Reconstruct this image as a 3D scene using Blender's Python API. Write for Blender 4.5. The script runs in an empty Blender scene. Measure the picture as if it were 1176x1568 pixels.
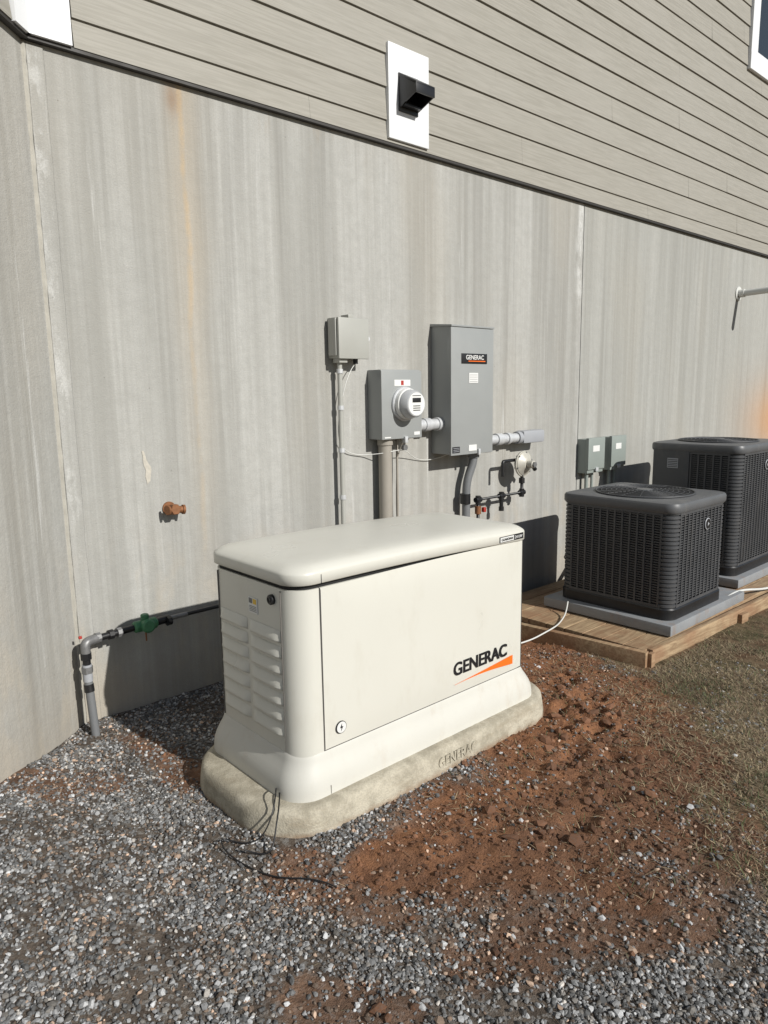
import bpy, bmesh, math, random
import numpy as np
from mathutils import Vector, Matrix, noise
random.seed(5); np.random.seed(5)
scene=bpy.context.scene
D=bpy.data

# ------------------------------------------------------------ helpers
def link(o):
    scene.collection.objects.link(o); return o
def group(name,loc=(0,0,0)):
    e=D.objects.new(name,None); e.empty_display_size=.1; e.location=loc; link(e); return e
def attach(o,parent):
    if parent is not None:
        o.parent=parent
        o.matrix_parent_inverse=Matrix.Translation(-Vector(parent.location))
    return o
def mobj(name,verts,faces,mat,parent=None,smooth=False,bevel=0,angle=35):
    me=D.meshes.new(name); me.from_pydata([tuple(v) for v in verts],[],faces); me.update()
    o=D.objects.new(name,me); link(o)
    if mat: me.materials.append(mat)
    bm=bmesh.new(); bm.from_mesh(me)
    bmesh.ops.recalc_face_normals(bm,faces=bm.faces)
    if bevel>0:
        bmesh.ops.bevel(bm,geom=list(bm.edges),offset=bevel,segments=2,affect='EDGES',profile=.6)
    bm.to_mesh(me); bm.free()
    if smooth:
        me.shade_smooth()
        try: me.set_sharp_from_angle(angle=math.radians(angle))
        except Exception: pass
    return attach(o,parent)
def box(name,x0,x1,y0,y1,z0,z1,mat,parent=None,bevel=.003):
    v=[(x,y,z) for x in(x0,x1) for y in(y0,y1) for z in(z0,z1)]
    f=[(0,1,3,2),(4,6,7,5),(0,4,5,1),(2,3,7,6),(0,2,6,4),(1,5,7,3)]
    return mobj(name,v,f,mat,parent,bevel=bevel,smooth=bevel>0,angle=50)
class Bag:
    def __init__(s): s.v=[];s.f=[]
    def box(s,x0,x1,y0,y1,z0,z1):
        n=len(s.v)
        s.v+=[(x,y,z) for x in(x0,x1) for y in(y0,y1) for z in(z0,z1)]
        s.f+=[tuple(n+i for i in q) for q in [(0,1,3,2),(4,6,7,5),(0,4,5,1),(2,3,7,6),(0,2,6,4),(1,5,7,3)]]
    def hexa(s,p):
        n=len(s.v); s.v+=[tuple(q) for q in p]
        s.f+=[tuple(n+i for i in q) for q in [(0,1,3,2),(4,6,7,5),(0,4,5,1),(2,3,7,6),(0,2,6,4),(1,5,7,3)]]
    def obj(s,name,mat,parent=None,**k): return mobj(name,s.v,s.f,mat,parent,**k)
def cyl(name,p0,p1,r,mat,parent=None,seg=28,r2=None,bevel=0):
    p0=Vector(p0);p1=Vector(p1);d=p1-p0
    q=d.to_track_quat('Z','Y'); r2=r if r2 is None else r2
    prof=[(0,r),(1,r2)] if bevel==0 else [(0,r-bevel),(bevel/d.length,r),(1-bevel/d.length,r2),(1,r2-bevel)]
    v=[];f=[]
    for t,rr in prof:
        for i in range(seg):
            a=2*math.pi*i/seg
            v.append(p0+q@Vector((rr*math.cos(a),rr*math.sin(a),t*d.length)))
    for k in range(len(prof)-1):
        for i in range(seg):
            j=(i+1)%seg; f.append((k*seg+i,k*seg+j,(k+1)*seg+j,(k+1)*seg+i))
    f.append(tuple(range(seg))[::-1]); n=(len(prof)-1)*seg; f.append(tuple(range(n,n+seg)))
    return mobj(name,v,f,mat,parent,smooth=True,angle=40)
def tube(name,pts,r,mat,parent=None,fillet=0.0,smoothcurve=False,res=4):
    P=[Vector(p) for p in pts]
    if fillet>0:
        Q=[P[0]]
        for i in range(1,len(P)-1):
            a,b,c=P[i-1],P[i],P[i+1]
            d1=(a-b).normalized();d2=(c-b).normalized()
            ff=min(fillet,(a-b).length*.45,(c-b).length*.45)
            s=b+d1*ff;e=b+d2*ff
            for k in range(7):
                t=k/6; Q.append(s*(1-t)**2+b*2*t*(1-t)+e*t*t)
        Q.append(P[-1]);P=Q
    cu=D.curves.new(name,'CURVE');cu.dimensions='3D';cu.bevel_depth=r;cu.bevel_resolution=res;cu.use_fill_caps=True
    sp=cu.splines.new('NURBS' if smoothcurve else 'POLY'); sp.points.add(len(P)-1)
    for i,p in enumerate(P): sp.points[i].co=(*p,1)
    if smoothcurve: sp.use_endpoint_u=True; sp.order_u=4; sp.resolution_u=8
    t=D.objects.new(name+'_c',cu);link(t)
    bpy.context.view_layer.update()
    me=D.meshes.new_from_object(t.evaluated_get(bpy.context.evaluated_depsgraph_get()))
    D.objects.remove(t)
    o=D.objects.new(name,me);link(o);me.materials.clear();me.materials.append(mat);me.shade_smooth()
    return attach(o,parent)
def rrect(x0,x1,y0,y1,r,z,seg=8):
    out=[]
    for cx,cy,a0 in((x1-r,y1-r,0),(x0+r,y1-r,90),(x0+r,y0+r,180),(x1-r,y0+r,270)):
        for i in range(seg+1):
            a=math.radians(a0+90*i/seg); out.append((cx+r*math.cos(a),cy+r*math.sin(a),z))
    return out
def loft(name,rings,mat,parent=None,zf=None,cap=True,angle=35,smooth=True,seg=8):
    v=[];f=[]
    for (z,x0,x1,y0,y1,r) in rings: v+=rrect(x0,x1,y0,y1,r,z,seg)
    n=4*(seg+1)
    for k in range(len(rings)-1):
        for i in range(n):
            j=(i+1)%n; f.append((k*n+i,k*n+j,(k+1)*n+j,(k+1)*n+i))
    if cap:
        f.append(tuple(range(n))[::-1]); b=(len(rings)-1)*n; f.append(tuple(range(b,b+n)))
    if zf: v=[(x,y,z+zf(x,y)) for x,y,z in v]
    return mobj(name,v,f,mat,parent,smooth=smooth,angle=angle)
def text(name,s,size,loc,rot,mat,parent=None,bold=0.0,ext=.0006,sx=1.0,align='LEFT'):
    cu=D.curves.new(name,'FONT');cu.body=s;cu.size=size;cu.extrude=ext;cu.offset=bold*size;cu.align_x=align
    t=D.objects.new(name+'_c',cu);link(t);bpy.context.view_layer.update()
    me=D.meshes.new_from_object(t.evaluated_get(bpy.context.evaluated_depsgraph_get()));D.objects.remove(t)
    from mathutils import Euler
    M=Matrix.Translation(loc)@Euler([math.radians(a) for a in rot]).to_matrix().to_4x4()@Matrix.Diagonal((sx,1,1,1))
    me.transform(M)
    o=D.objects.new(name,me);link(o);me.materials.clear();me.materials.append(mat)
    return attach(o,parent)

# ------------------------------------------------------------ node helper
class NT:
    def __init__(s,name):
        s.m=D.materials.new(name);s.m.use_nodes=True;s.t=s.m.node_tree;s.t.nodes.clear()
        s.out=s.n('ShaderNodeOutputMaterial');s.b=s.n('ShaderNodeBsdfPrincipled');s.l(s.b.outputs[0],s.out.inputs[0])
        s.co=s.n('ShaderNodeTexCoord').outputs['Object']
        s.sep=s.n('ShaderNodeSeparateXYZ');s.l(s.co,s.sep.inputs[0])
        s.x,s.y,s.z=s.sep.outputs
    def n(s,t): return s.t.nodes.new(t)
    def l(s,a,b): s.t.links.new(a,b)
    def put(s,v,inp):
        if hasattr(v,'links'): s.l(v,inp)
        else: inp.default_value=v
    def M(s,op,a,b=0.0,c=None,clamp=False):
        n=s.n('ShaderNodeMath');n.operation=op;n.use_clamp=clamp;s.put(a,n.inputs[0]);s.put(b,n.inputs[1])
        if c is not None: s.put(c,n.inputs[2])
        return n.outputs[0]
    def scale(s,sx,sy,sz,off=(0,0,0)):
        n=s.n('ShaderNodeMapping');s.l(s.co,n.inputs[0]);n.inputs['Scale'].default_value=(sx,sy,sz);n.inputs['Location'].default_value=off
        return n.outputs[0]
    def noise(s,vec,scale=1,detail=4,rough=.55,dist=0):
        n=s.n('ShaderNodeTexNoise');s.l(vec,n.inputs['Vector']);n.inputs['Scale'].default_value=scale
        n.inputs['Detail'].default_value=detail;n.inputs['Roughness'].default_value=rough;n.inputs['Distortion'].default_value=dist
        return n.outputs[0]
    def vor(s,vec,scale=1,out='Distance'):
        n=s.n('ShaderNodeTexVoronoi');s.l(vec,n.inputs['Vector']);n.inputs['Scale'].default_value=scale;return n.outputs[out]
    def ss(s,v,a,b,lo=0.,hi=1.):
        n=s.n('ShaderNodeMapRange');n.interpolation_type='SMOOTHSTEP';s.l(v,n.inputs[0])
        n.inputs[1].default_value=a;n.inputs[2].default_value=b;n.inputs[3].default_value=lo;n.inputs[4].default_value=hi
        return n.outputs[0]
    def mix(s,f,a,b,mode='MIX'):
        n=s.n('ShaderNodeMix');n.data_type='RGBA';n.blend_type=mode
        s.put(f,n.inputs[0])
        for v,i in((a,6),(b,7)):
            if isinstance(v,tuple): v=(*v[:3],1)
            s.put(v,n.inputs[i])
        return n.outputs[2]
    def gauss(s,v,c,w):
        a=s.M('SUBTRACT',v,c);a=s.M('DIVIDE',a,w);a=s.M('MULTIPLY',a,a);a=s.M('MULTIPLY',a,-1.0);return s.M('EXPONENT',a)
    def bump(s,h,strength=.3,dist=.01,prev=None):
        n=s.n('ShaderNodeBump');n.inputs['Strength'].default_value=strength;n.inputs['Distance'].default_value=dist;s.l(h,n.inputs['Height'])
        if prev: s.l(prev,n.inputs['Normal'])
        return n.outputs[0]
    def fin(s,col,rough=.6,metal=0.,nor=None,spec=None):
        if isinstance(col,tuple): col=(*col[:3],1)
        s.put(col,s.b.inputs['Base Color']);s.put(rough,s.b.inputs['Roughness']);s.put(metal,s.b.inputs['Metallic'])
        if nor: s.l(nor,s.b.inputs['Normal'])
        if spec is not None: s.b.inputs['Specular IOR Level'].default_value=spec
        return s.m
def paint(name,c,rough=.45,metal=0.,var=.12,vs=6,bump=.05,bs=300,dirt=None,dirtamt=.3,spec=None):
    N=NT(name)
    a=N.noise(N.co,vs,3,.6)
    c2=tuple(x*(1-var) for x in c);c1=tuple(min(1,x*(1+var)) for x in c)
    col=N.mix(a,c2,c1)
    if dirt:
        d=N.ss(N.noise(N.scale(3,3,1.2),3,5,.7),.5,.75)
        col=N.mix(N.M('MULTIPLY',d,dirtamt),col,dirt)
    nb=None
    if bump>=.1: nb=N.bump(N.noise(N.co,bs,1),bump,.002)
    r=N.ss(a,.3,.7,rough*.85,min(1,rough*1.15))
    return N.fin(col,r,metal,nb,spec)

# ---- concrete wall
def concrete_wall():
    N=NT('foundation_concrete')
    s1=N.ss(N.noise(N.scale(4.2,4.2,.16),1,4,.6),.36,.64)
    s2=N.ss(N.noise(N.scale(17,17,.35,(3,1,0)),1,3,.65),.40,.66)
    s3=N.ss(N.noise(N.scale(60,60,.9,(7,2,0)),1,2,.6),.3,.7)
    s4=N.ss(N.noise(N.scale(7.5,7.5,.22,(21,4,3)),1,4,.62),.53,.66)
    mot=N.ss(N.noise(N.co,1.7,5,.65),.3,.7)
    cloudn=N.noise(N.co,14,5,.75)
    cloud=N.ss(cloudn,.38,.66)
    fine=N.noise(N.co,150,1,.7)
    col=N.mix(s1,(.292,.287,.263),(.425,.421,.395))
    col=N.mix(N.M('MULTIPLY',s2,.42),col,(.51,.508,.485))
    col=N.mix(N.M('MULTIPLY',s3,.22),col,(.275,.27,.25))
    col=N.mix(N.M('MULTIPLY',mot,.30),col,(.330,.327,.305))
    col=N.mix(N.M('MULTIPLY',s4,.42),col,(.220,.213,.193))
    col=N.mix(N.M('MULTIPLY',cloud,.26),col,(.26,.255,.235))
    wt=N.ss(N.noise(N.scale(1.6,1.6,.5,(11,5,2)),1,2,.5),.47,.72)
    col=N.mix(N.M('MULTIPLY',wt,.20),col,(.44,.39,.31))
    wob=N.M('MULTIPLY',N.M('SUBTRACT',N.noise(N.scale(1,1,1.4),1,2),.5),.10)
    xr=N.M('ADD',N.x,wob)
    brk=N.ss(N.noise(N.scale(3,3,2.2,(2,9,4)),1,4,.7),.32,.60)
    g=N.M('MULTIPLY',N.gauss(xr,1.735,.020),brk)
    g2=N.M('MULTIPLY',N.gauss(xr,1.745,.080),.32)
    g=N.M('MULTIPLY',N.M('MAXIMUM',g,g2),N.ss(N.z,.2,2.9,.25,.9))
    col=N.mix(N.M('MULTIPLY',g,.8,clamp=True),col,(.49,.36,.21))
    hd=N.M('MULTIPLY',N.gauss(xr,1.70,.035),N.gauss(N.z,2.93,.07))
    col=N.mix(N.M('MULTIPLY',hd,.65,clamp=True),col,(.25,.15,.08))
    ts=N.M('MULTIPLY',N.ss(N.z,2.6,3.0),N.ss(N.noise(N.scale(5,5,.8,(1,1,1)),1,4,.7),.56,.72))
    col=N.mix(N.M('MULTIPLY',ts,.45),col,(.28,.225,.165))
    sp1=N.noise(N.scale(9,9,4,(2,2,2)),1,5,.75)
    e=N.M('MULTIPLY',N.gauss(xr,5.16,.05),N.ss(sp1,.4,.65))
    e=N.M('MULTIPLY',e,N.ss(N.z,1.9,2.5,.2,1))
    e3=N.M('MULTIPLY',N.gauss(N.x,1.085,.035),N.ss(sp1,.5,.62))
    e2=N.M('MULTIPLY',N.ss(N.noise(N.scale(9,9,.5,(5,8,1)),1,4,.75),.62,.75),.55)
    e=N.M('MAXIMUM',e,N.M('MULTIPLY',e3,.45))
    col=N.mix(N.M('MAXIMUM',e,e2,clamp=True),col,(.62,.62,.60))
    col=N.mix(N.M('MULTIPLY',N.ss(N.x,5.195,5.205),.30),col,(.29,.295,.27))
    o=N.M('MULTIPLY',N.gauss(N.x,9.8,1.0),N.gauss(N.z,1.15,.45))
    col=N.mix(N.M('MULTIPLY',o,.95,clamp=True),col,(.50,.25,.09))
    ft=N.M('MULTIPLY',N.ss(N.M('ADD',N.z,N.M('MULTIPLY',mot,.2)),.12,.55,1,0),.38)
    col=N.mix(ft,col,(.33,.27,.20))
    ws=N.M('MULTIPLY',N.ss(N.z,.5,1.0,1,0),N.ss(N.noise(N.scale(2.5,2.5,1.2,(8,8,8)),1,4,.7),.48,.6))
    col=N.mix(N.M('MULTIPLY',ws,.28),col,(.48,.41,.31))
    pit=N.ss(N.vor(N.co,9.0),.0,.045,1,0)
    pit2=N.ss(N.vor(N.scale(1,1,1,(3.3,1.7,.4)),38.0),.0,.09,1,0)
    col=N.mix(N.M('MULTIPLY',pit2,.40),col,(.16,.15,.13))
    col=N.mix(N.M('MULTIPLY',pit,.65),col,(.10,.09,.08))
    col=N.mix(N.ss(fine,.3,.7,0,.28),col,(.26,.255,.24))
    h=N.M('ADD',N.M('MULTIPLY',fine,.5),N.noise(N.co,22,3,.6))
    nb=N.bump(h,.45,.007)
    return N.fin(col,.9,0,nb,.25)
M_wall=concrete_wall()
def siding_mat():
    N=NT('fiber_cement_siding')
    g=N.noise(N.scale(3.5,3.5,95),1,3,.65,.6)
    big=N.noise(N.scale(.8,.8,1.5),1,2)
    col=N.mix(N.ss(g,.35,.65),(.262,.248,.212),(.315,.299,.260))
    col=N.mix(N.ss(big,.35,.65,0,.25),col,(.34,.325,.29))
    return N.fin(col,.62,0,N.bump(g,.28,.004),.35)
M_siding=siding_mat()
M_black=paint('black_plastic',(.012,.012,.013),.4,bump=.04)
M_dark=paint('dark_gap',(.01,.01,.01),.8)
M_white=paint('white_trim_paint',(.70,.71,.72),.45,var=.03,bump=.03)
M_gen=paint('cream_powder_coat',(.595,.585,.525),.32,var=.02,vs=3,bump=.12,bs=650,dirt=(.43,.39,.31),dirtamt=.18)
M_genbase=paint('cream_composite_base',(.56,.55,.50),.5,var=.03,bump=.12,bs=350,dirt=(.42,.34,.25),dirtamt=.34)
M_grey=paint('grey_enclosure_paint',(.28,.29,.285),.42,var=.03)
M_grey2=paint('warm_grey_enclosure',(.36,.36,.33),.45,var=.05)
M_galv=paint('galvanized_steel',(.56,.57,.58),.4,.25,var=.15,vs=30)
M_steel=paint('dull_steel',(.20,.20,.20),.45,.4,var=.3,vs=40)
M_pvcgrey=paint('grey_pvc',(.15,.155,.16),.5,var=.06)
M_lb=paint('light_grey_fitting',(.33,.34,.36),.45,var=.06)
M_tan=paint('weathered_conduit',(.30,.275,.235),.6,var=.12,vs=12)
M_ac=paint('condenser_grey_metal',(.060,.062,.066),.45,var=.14,dirt=(.12,.11,.10),dirtamt=.35)
M_acd=paint('condenser_inside',(.008,.008,.009),.7)
M_actop=paint('condenser_top_cover',(.095,.098,.103),.45,var=.08,dirt=(.17,.16,.15),dirtamt=.4)
M_orange=paint('orange_decal',(.80,.15,.015),.4,var=.02)
M_ink=paint('black_ink',(.012,.012,.014),.4,var=.02)
M_label=paint('label_white',(.68,.68,.66),.45,var=.02)
M_rust=paint('rusty_brass',(.22,.095,.04),.65,.3,var=.5,vs=60,bump=.4,bs=120)
M_green=paint('green_valve',(.045,.17,.08),.5,var=.4,vs=60,bump=.3,bs=120)
M_red=paint('red_handle',(.35,.03,.02),.5)
M_cream=paint('regulator_body',(.50,.48,.42),.45,.2,var=.1,vs=30)
M_wpvc=paint('white_pvc',(.60,.60,.57),.45,var=.06)
M_plast=paint('hvac_pad_grey',(.23,.24,.25),.6,var=.12,vs=8,bump=.4,bs=200,dirt=(.25,.15,.09),dirtamt=.5)
def wood_mat():
    N=NT('treated_lumber')
    g=N.noise(N.scale(4,40,40),1,4,.6,1.2);b=N.noise(N.co,3,4,.65)
    col=N.mix(N.ss(g,.3,.7),(.22,.145,.080),(.41,.30,.18));col=N.mix(N.ss(b,.42,.65,0,.65),col,(.24,.125,.065))
    return N.fin(col,.8,0,N.bump(g,.35,.004))
M_wood=wood_mat()
def padconc():
    N=NT('cast_concrete_pad')
    a=N.noise(N.co,9,5,.7);f=N.noise(N.co,160,1,.7)
    col=N.mix(N.ss(a,.35,.65),(.31,.28,.215),(.48,.44,.35))
    col=N.mix(N.ss(N.noise(N.scale(1,1,4,(4,4,4)),5,4,.7),.5,.7,0,.5),col,(.26,.215,.15))
    col=N.mix(N.ss(f,.4,.7,0,.3),col,(.22,.2,.17))
    soil=N.ss(N.M('ADD',N.z,N.M('MULTIPLY',a,.06)),.02,.06,.7,0)
    col=N.mix(soil,col,(.24,.15,.09))
    pit=N.ss(N.vor(N.co,45.0),.0,.10,1,0)
    col=N.mix(N.M('MULTIPLY',pit,.5),col,(.12,.1,.08))
    h=N.M('ADD',a,N.M('MULTIPLY',f,.4))
    return N.fin(col,.88,0,N.bump(h,.5,.009),.25)
M_pad=padconc()
def glassm(name,c,rough=.05):
    N=NT(name);return N.fin(c,rough,0,None,.6)
M_win=glassm('window_glass',(.03,.035,.04))

# ------------------------------------------------------------ ground
def sm(t): t=max(0.,min(1.,t)); return t*t*(3-2*t)
def nz(x,y,s,o=0): return noise.noise(Vector((x*s+o,y*s-o,o*.37)))
def fbm(x,y,s,o=0): return nz(x,y,s,o)+.5*nz(x,y,s*2.1,o+7)+.25*nz(x,y,s*4.3,o+13)
def segd(x,y,pts):
    best=9
    for (x0,y0,r0),(x1,y1,r1) in zip(pts[:-1],pts[1:]):
        dx,dy=x1-x0,y1-y0;t=((x-x0)*dx+(y-y0)*dy)/(dx*dx+dy*dy);t=max(0,min(1,t))
        d=math.hypot(x-x0-t*dx,y-y0-t*dy)/(r0+(r1-r0)*t)
        best=min(best,d)
    return best
DIRT=[(3.45,-.7,.5),(3.15,-1.35,.47),(2.75,-1.78,.48),(2.2,-2.02,.48),(1.78,-1.93,.38),(1.44,-1.75,.16)]
PATCH=([(.72,-.55,.16),(.95,-.62,.08)],[(1.18,-1.62,.12),(1.28,-1.95,.08)],[(.9,-2.0,.08),(1.05,-2.2,.08)],[(1.18,-.3,.08),(1.22,-.9,.10)],[(1.3,-2.2,.10),(1.7,-2.35,.18)],[(1.9,-2.5,.12),(2.35,-2.45,.22)])
def w_dirt(x,y):
    n=fbm(x,y,3.5,2)*.42+fbm(x,y,14,5)*.22
    d=segd(x,y,DIRT)+n
    a=1-sm((d-.70)/.65)
    for k,p in enumerate(PATCH):
        a=max(a,(.55 if k<4 else .68)*(1-sm((segd(x,y,p)+n*1.3-.6)/.8)))
    return a
GB=[(-9,3.2),(-3.3,2.55),(-2.6,2.25),(-2.3,2.32),(-2.0,2.58),(-1.56,3.15),(-1.4,3.5),(0,3.7)]
def w_grass(x,y):
    yy=max(-8.9,min(-.01,y))
    for (a,xa),(b,xb) in zip(GB[:-1],GB[1:]):
        if a<=yy<=b:
            g=xa+(xb-xa)*(yy-a)/(b-a);break
    n=fbm(x,y,2.2,9)*.16+fbm(x,y,9,3)*.12
    return sm((x-g+n+.20)/.48)
def gz(x,y):
    z=.10*sm((1.0-x)/.5)*sm((2.6+y)/1.5) - .095*sm((x-2.85)/1.0)
    z+=.010*fbm(x,y,1.6,1)
    return z
HOLES=[(3.05,-1.48,.085,.055),(2.92,-1.62,.07,.05),(2.76,-1.72,.065,.055),(3.22,-1.28,.09,.04),(2.60,-1.9,.07,.05),(2.83,-1.48,.06,.035),(2.45,-1.78,.08,.028),(2.1,-2.05,.10,.02),(2.32,-2.05,.06,.035),(2.98,-1.30,.06,.035),(1.85,-1.9,.09,.014),(2.66,-1.60,.05,.035)]
def gzf(x,y,wd=None):
    wd=w_dirt(x,y) if wd is None else wd
    z=gz(x,y)+.004*fbm(x,y,12,4)
    if wd>.02:
        l=fbm(x,y,7,20); l2=fbm(x,y,22,31); z+=wd*(.018*l+.012*abs(l2)-.007)
    for (fx,fy,fr,fd) in HOLES:
        dx=x-fx;dy=y-fy
        if abs(dx)<.2 and abs(dy)<.2:
            ca,sa=math.cos(fx*9),math.sin(fx*9);u=dx*ca+dy*sa;w=-dx*sa+dy*ca
            d=math.hypot(u*.75,w*1.35)/fr+.22*nz(x,y,25,3)
            if d<1.7: z+=-fd*(1-sm(d/.95)) + fd*.30*(1-sm(abs(d-1.15)/.45))
    return z
def axis(lo,hi,step,far0,far1,grow=1.35):
    a=list(np.arange(lo,hi+1e-6,step)); s=step*3;c=hi
    while c<far1: c+=s;s*=grow;a.append(c)
    s=step*3;c=lo;b=[]
    while c>far0: c-=s;s*=grow;b.append(c)
    return b[::-1]+a
XS=axis(.1,5.2,.014,-80,80);YS=axis(-3.0,.3,.014,-80,60)
V=[];wd=[];wg=[]
for y in YS:
    for x in XS:
        if -.5<x<7 and -4<y<.5:
            a=w_dirt(x,y);V.append((x,y,gzf(x,y,a)));wd.append(a);wg.append(w_grass(x,y))
        else:
            V.append((x,y,gz(x,y)));wd.append(0);wg.append(w_grass(x,y) if y<0 else 1)
nx=len(XS);F=[(j*nx+i,j*nx+i+1,(j+1)*nx+i+1,(j+1)*nx+i) for j in range(len(YS)-1) for i in range(nx-1)]
me=D.meshes.new('ground');me.from_pydata(V,[],F);me.shade_smooth()
for nme,arr in(('dirt',wd),('grass',wg)):
    at=me.attributes.new(nme,'FLOAT','POINT');at.data.foreach_set('value',arr)
N=NT('ground_soil')
def attr(N,n):
    a=N.n('ShaderNodeAttribute');a.attribute_name=n;return a.outputs['Fac']
ad=attr(N,'dirt');ag=attr(N,'grass')
b1=N.noise(N.co,14,5,.7);f1=N.noise(N.co,110,3,.75)
vn=N.n('ShaderNodeTexVoronoi');N.l(N.co,vn.inputs['Vector']);vn.inputs['Scale'].default_value=85.0
v1=vn.outputs['Distance'];vc=vn.outputs['Color']
grav=N.mix(N.ss(b1,.35,.65),(.070,.056,.045),(.135,.110,.088))
bw=N.n('ShaderNodeSeparateColor');N.l(vc,bw.inputs[0])
grav=N.mix(N.ss(bw.outputs[0],.6,1,0,.7),grav,(.24,.23,.215))
lo3=N.noise(N.co,2.6,4,.65)
dirt=N.mix(N.ss(b1,.33,.66),(.115,.054,.030),(.275,.128,.062))
damp=N.ss(N.M('ADD',N.y,N.M('MULTIPLY',lo3,1.3)),-1.50,-1.0,.7,.0)
dirt=N.mix(damp,dirt,(.105,.060,.039))
dirt=N.mix(N.ss(lo3,.50,.66,0,.5),dirt,(.130,.072,.044))
dirt=N.mix(N.ss(f1,.4,.7,0,.35),dirt,(.31,.17,.10))
gr=N.mix(N.ss(b1,.33,.66),(.085,.062,.038),(.20,.145,.088))
gr=N.mix(N.ss(lo3,.42,.54,.5,0),gr,(.085,.082,.040))
gr=N.mix(N.ss(lo3,.52,.64,0,.5),gr,(.19,.10,.058))
col=N.mix(ad,N.mix(ag,grav,gr),dirt)
h=N.M('ADD',N.M('MULTIPLY',f1,.9),b1)
M_ground=N.fin(col,.95,0,N.bump(h,.7,.014),.15)
me.materials.append(M_ground)
ground=D.objects.new('ground',me);link(ground)

# ---- scattered stones (one mesh)
def ico():
    bm=bmesh.new();bmesh.ops.create_icosphere(bm,subdivisions=1,radius=1)
    v=np.array([p.co[:] for p in bm.verts]);f=np.array([[q.index for q in t.verts] for t in bm.faces]);bm.free();return v,f
IV,IF=ico()
def rotmats(n,tilt=None):
    q=np.random.normal(size=(n,4));q/=np.linalg.norm(q,axis=1)[:,None]
    w,x,y,z=q.T
    return np.stack([1-2*(y*y+z*z),2*(x*y-z*w),2*(x*z+y*w),2*(x*y+z*w),1-2*(x*x+z*z),2*(y*z-x*w),2*(x*z-y*w),2*(y*z+x*w),1-2*(x*x+y*y)],1).reshape(n,3,3)
def scatter(name,pts,sizes,cols,mat,flat=.75):
    n=len(pts);pts=np.array(pts);sizes=np.array(sizes)
    T=[]
    for k in range(12):
        v=IV*(1+np.random.uniform(-.32,.32,(len(IV),1)));v=v*np.random.uniform(.55,1.25,(1,3));T.append(v)
    T=np.array(T)
    v=T[np.random.randint(0,12,n)]*sizes[:,None,None]
    v=np.einsum('nij,nkj->nki',rotmats(n),v);v[:,:,2]*=flat
    v+=pts[:,None,:]
    m=len(IV);f=(IF[None]+(np.arange(n)*m)[:,None,None]).reshape(-1,3)
    me=D.meshes.new(name);me.vertices.add(n*m);me.vertices.foreach_set('co',v.reshape(-1))
    me.loops.add(f.size);me.loops.foreach_set('vertex_index',f.reshape(-1).astype(np.int32))
    me.polygons.add(len(f));me.polygons.foreach_set('loop_start',np.arange(0,f.size,3,dtype=np.int32));me.polygons.foreach_set('loop_total',np.full(len(f),3,dtype=np.int32))
    me.update(calc_edges=True)
    at=me.attributes.new('tint','FLOAT_COLOR','POINT')
    c=np.repeat(np.concatenate([np.array(cols),np.ones((n,1))],1),m,axis=0);at.data.foreach_set('color',c.reshape(-1))
    me.materials.append(mat);me.polygons.foreach_set('use_smooth',np.zeros(len(f),dtype=bool))
    o=D.objects.new(name,me);link(o);return o
def tintmat(name,rough=.8,bs=400):
    N=NT(name);a=N.n('ShaderNodeAttribute');a.attribute_name='tint'
    f=N.noise(N.co,bs,1,.7)
    col=N.mix(N.ss(f,.35,.7,0,.3),a.outputs['Color'],(.10,.095,.085))
    return N.fin(col,rough,0,None,.3)
M_stone=tintmat('crushed_stone',.7)
def blocked(x,y):
    if 1.2<x<2.8 and -1.47<y<-.74: return True
    if y>-.01: return True
    if y>x-1.05-.01: return True
    if x>3.75 and y>-1.45: return True
    return False
pts=[];sz=[];cl=[]
tries=0
while len(pts)<66000 and tries<480000:
    tries+=1
    x=random.uniform(.0,4.3);y=random.uniform(-3.15,0)
    dx,dy=x,y+3.35
    if dx*dx+dy*dy<1.1: continue
    if blocked(x,y): continue
    ang=math.degrees(math.atan2(dy,dx))
    if ang<6 or ang>88: continue
    a=w_dirt(x,y);g=w_grass(x,y)
    dens=(1-.92*a)*(1-.90*g)
    dens*=.34+.75*sm((fbm(x,y,4,40)+.45)/.8)
    if random.random()>dens: continue
    s=random.choice((.0028,.0036,.0045,.0054,.0064,.008))*random.uniform(.8,1.2)
    if random.random()<.015: s*=1.6
    z=gzf(x,y,a)+s*random.uniform(.0,.6)
    v=random.random()
    b=.10+.22*v*v+.10*random.random()*v
    if random.random()<.13: b=random.uniform(.40,.62)
    if random.random()<.18: b*=.5
    c=(b*.985,b*.99,b*.99)
    r=random.random()
    ed=sm((fbm(x,y,2.3,77)+.2)/.7)*.18
    if r<.04+.5*a+ed: c=(b*1.15,b*.82,b*.60)
    elif r<.24+ed: c=(b*1.06,b*.99,b*.90)
    pts.append((x,y,z));sz.append(s);cl.append(c)
gravel=scatter('gravel',pts,sz,cl,M_stone)
# clods of red soil
M_clod=tintmat('red_soil_clod',.95,200)
pts=[];sz=[];cl=[]
while len(pts)<7500:
    x=random.uniform(1.0,4.2);y=random.uniform(-2.7,-.4)
    if blocked(x,y): continue
    a=w_dirt(x,y)
    if random.random()>a: continue
    s=.0025+.009*random.random()**4
    near=min(math.hypot(x-h_[0],y-h_[1]) for h_ in HOLES)
    if near<.16 and random.random()<.06: s=random.uniform(.012,.028)
    if random.random()<.004: s=random.uniform(.012,.022)
    b=random.uniform(.6,1.25)
    if y<-1.75: b*=.65
    pts.append((x,y,gzf(x,y,a)+s*.15));sz.append(s);cl.append((.215*b,.102*b,.054*b))
scatter('soil_clods',pts,sz,cl,M_clod,.7)
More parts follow.
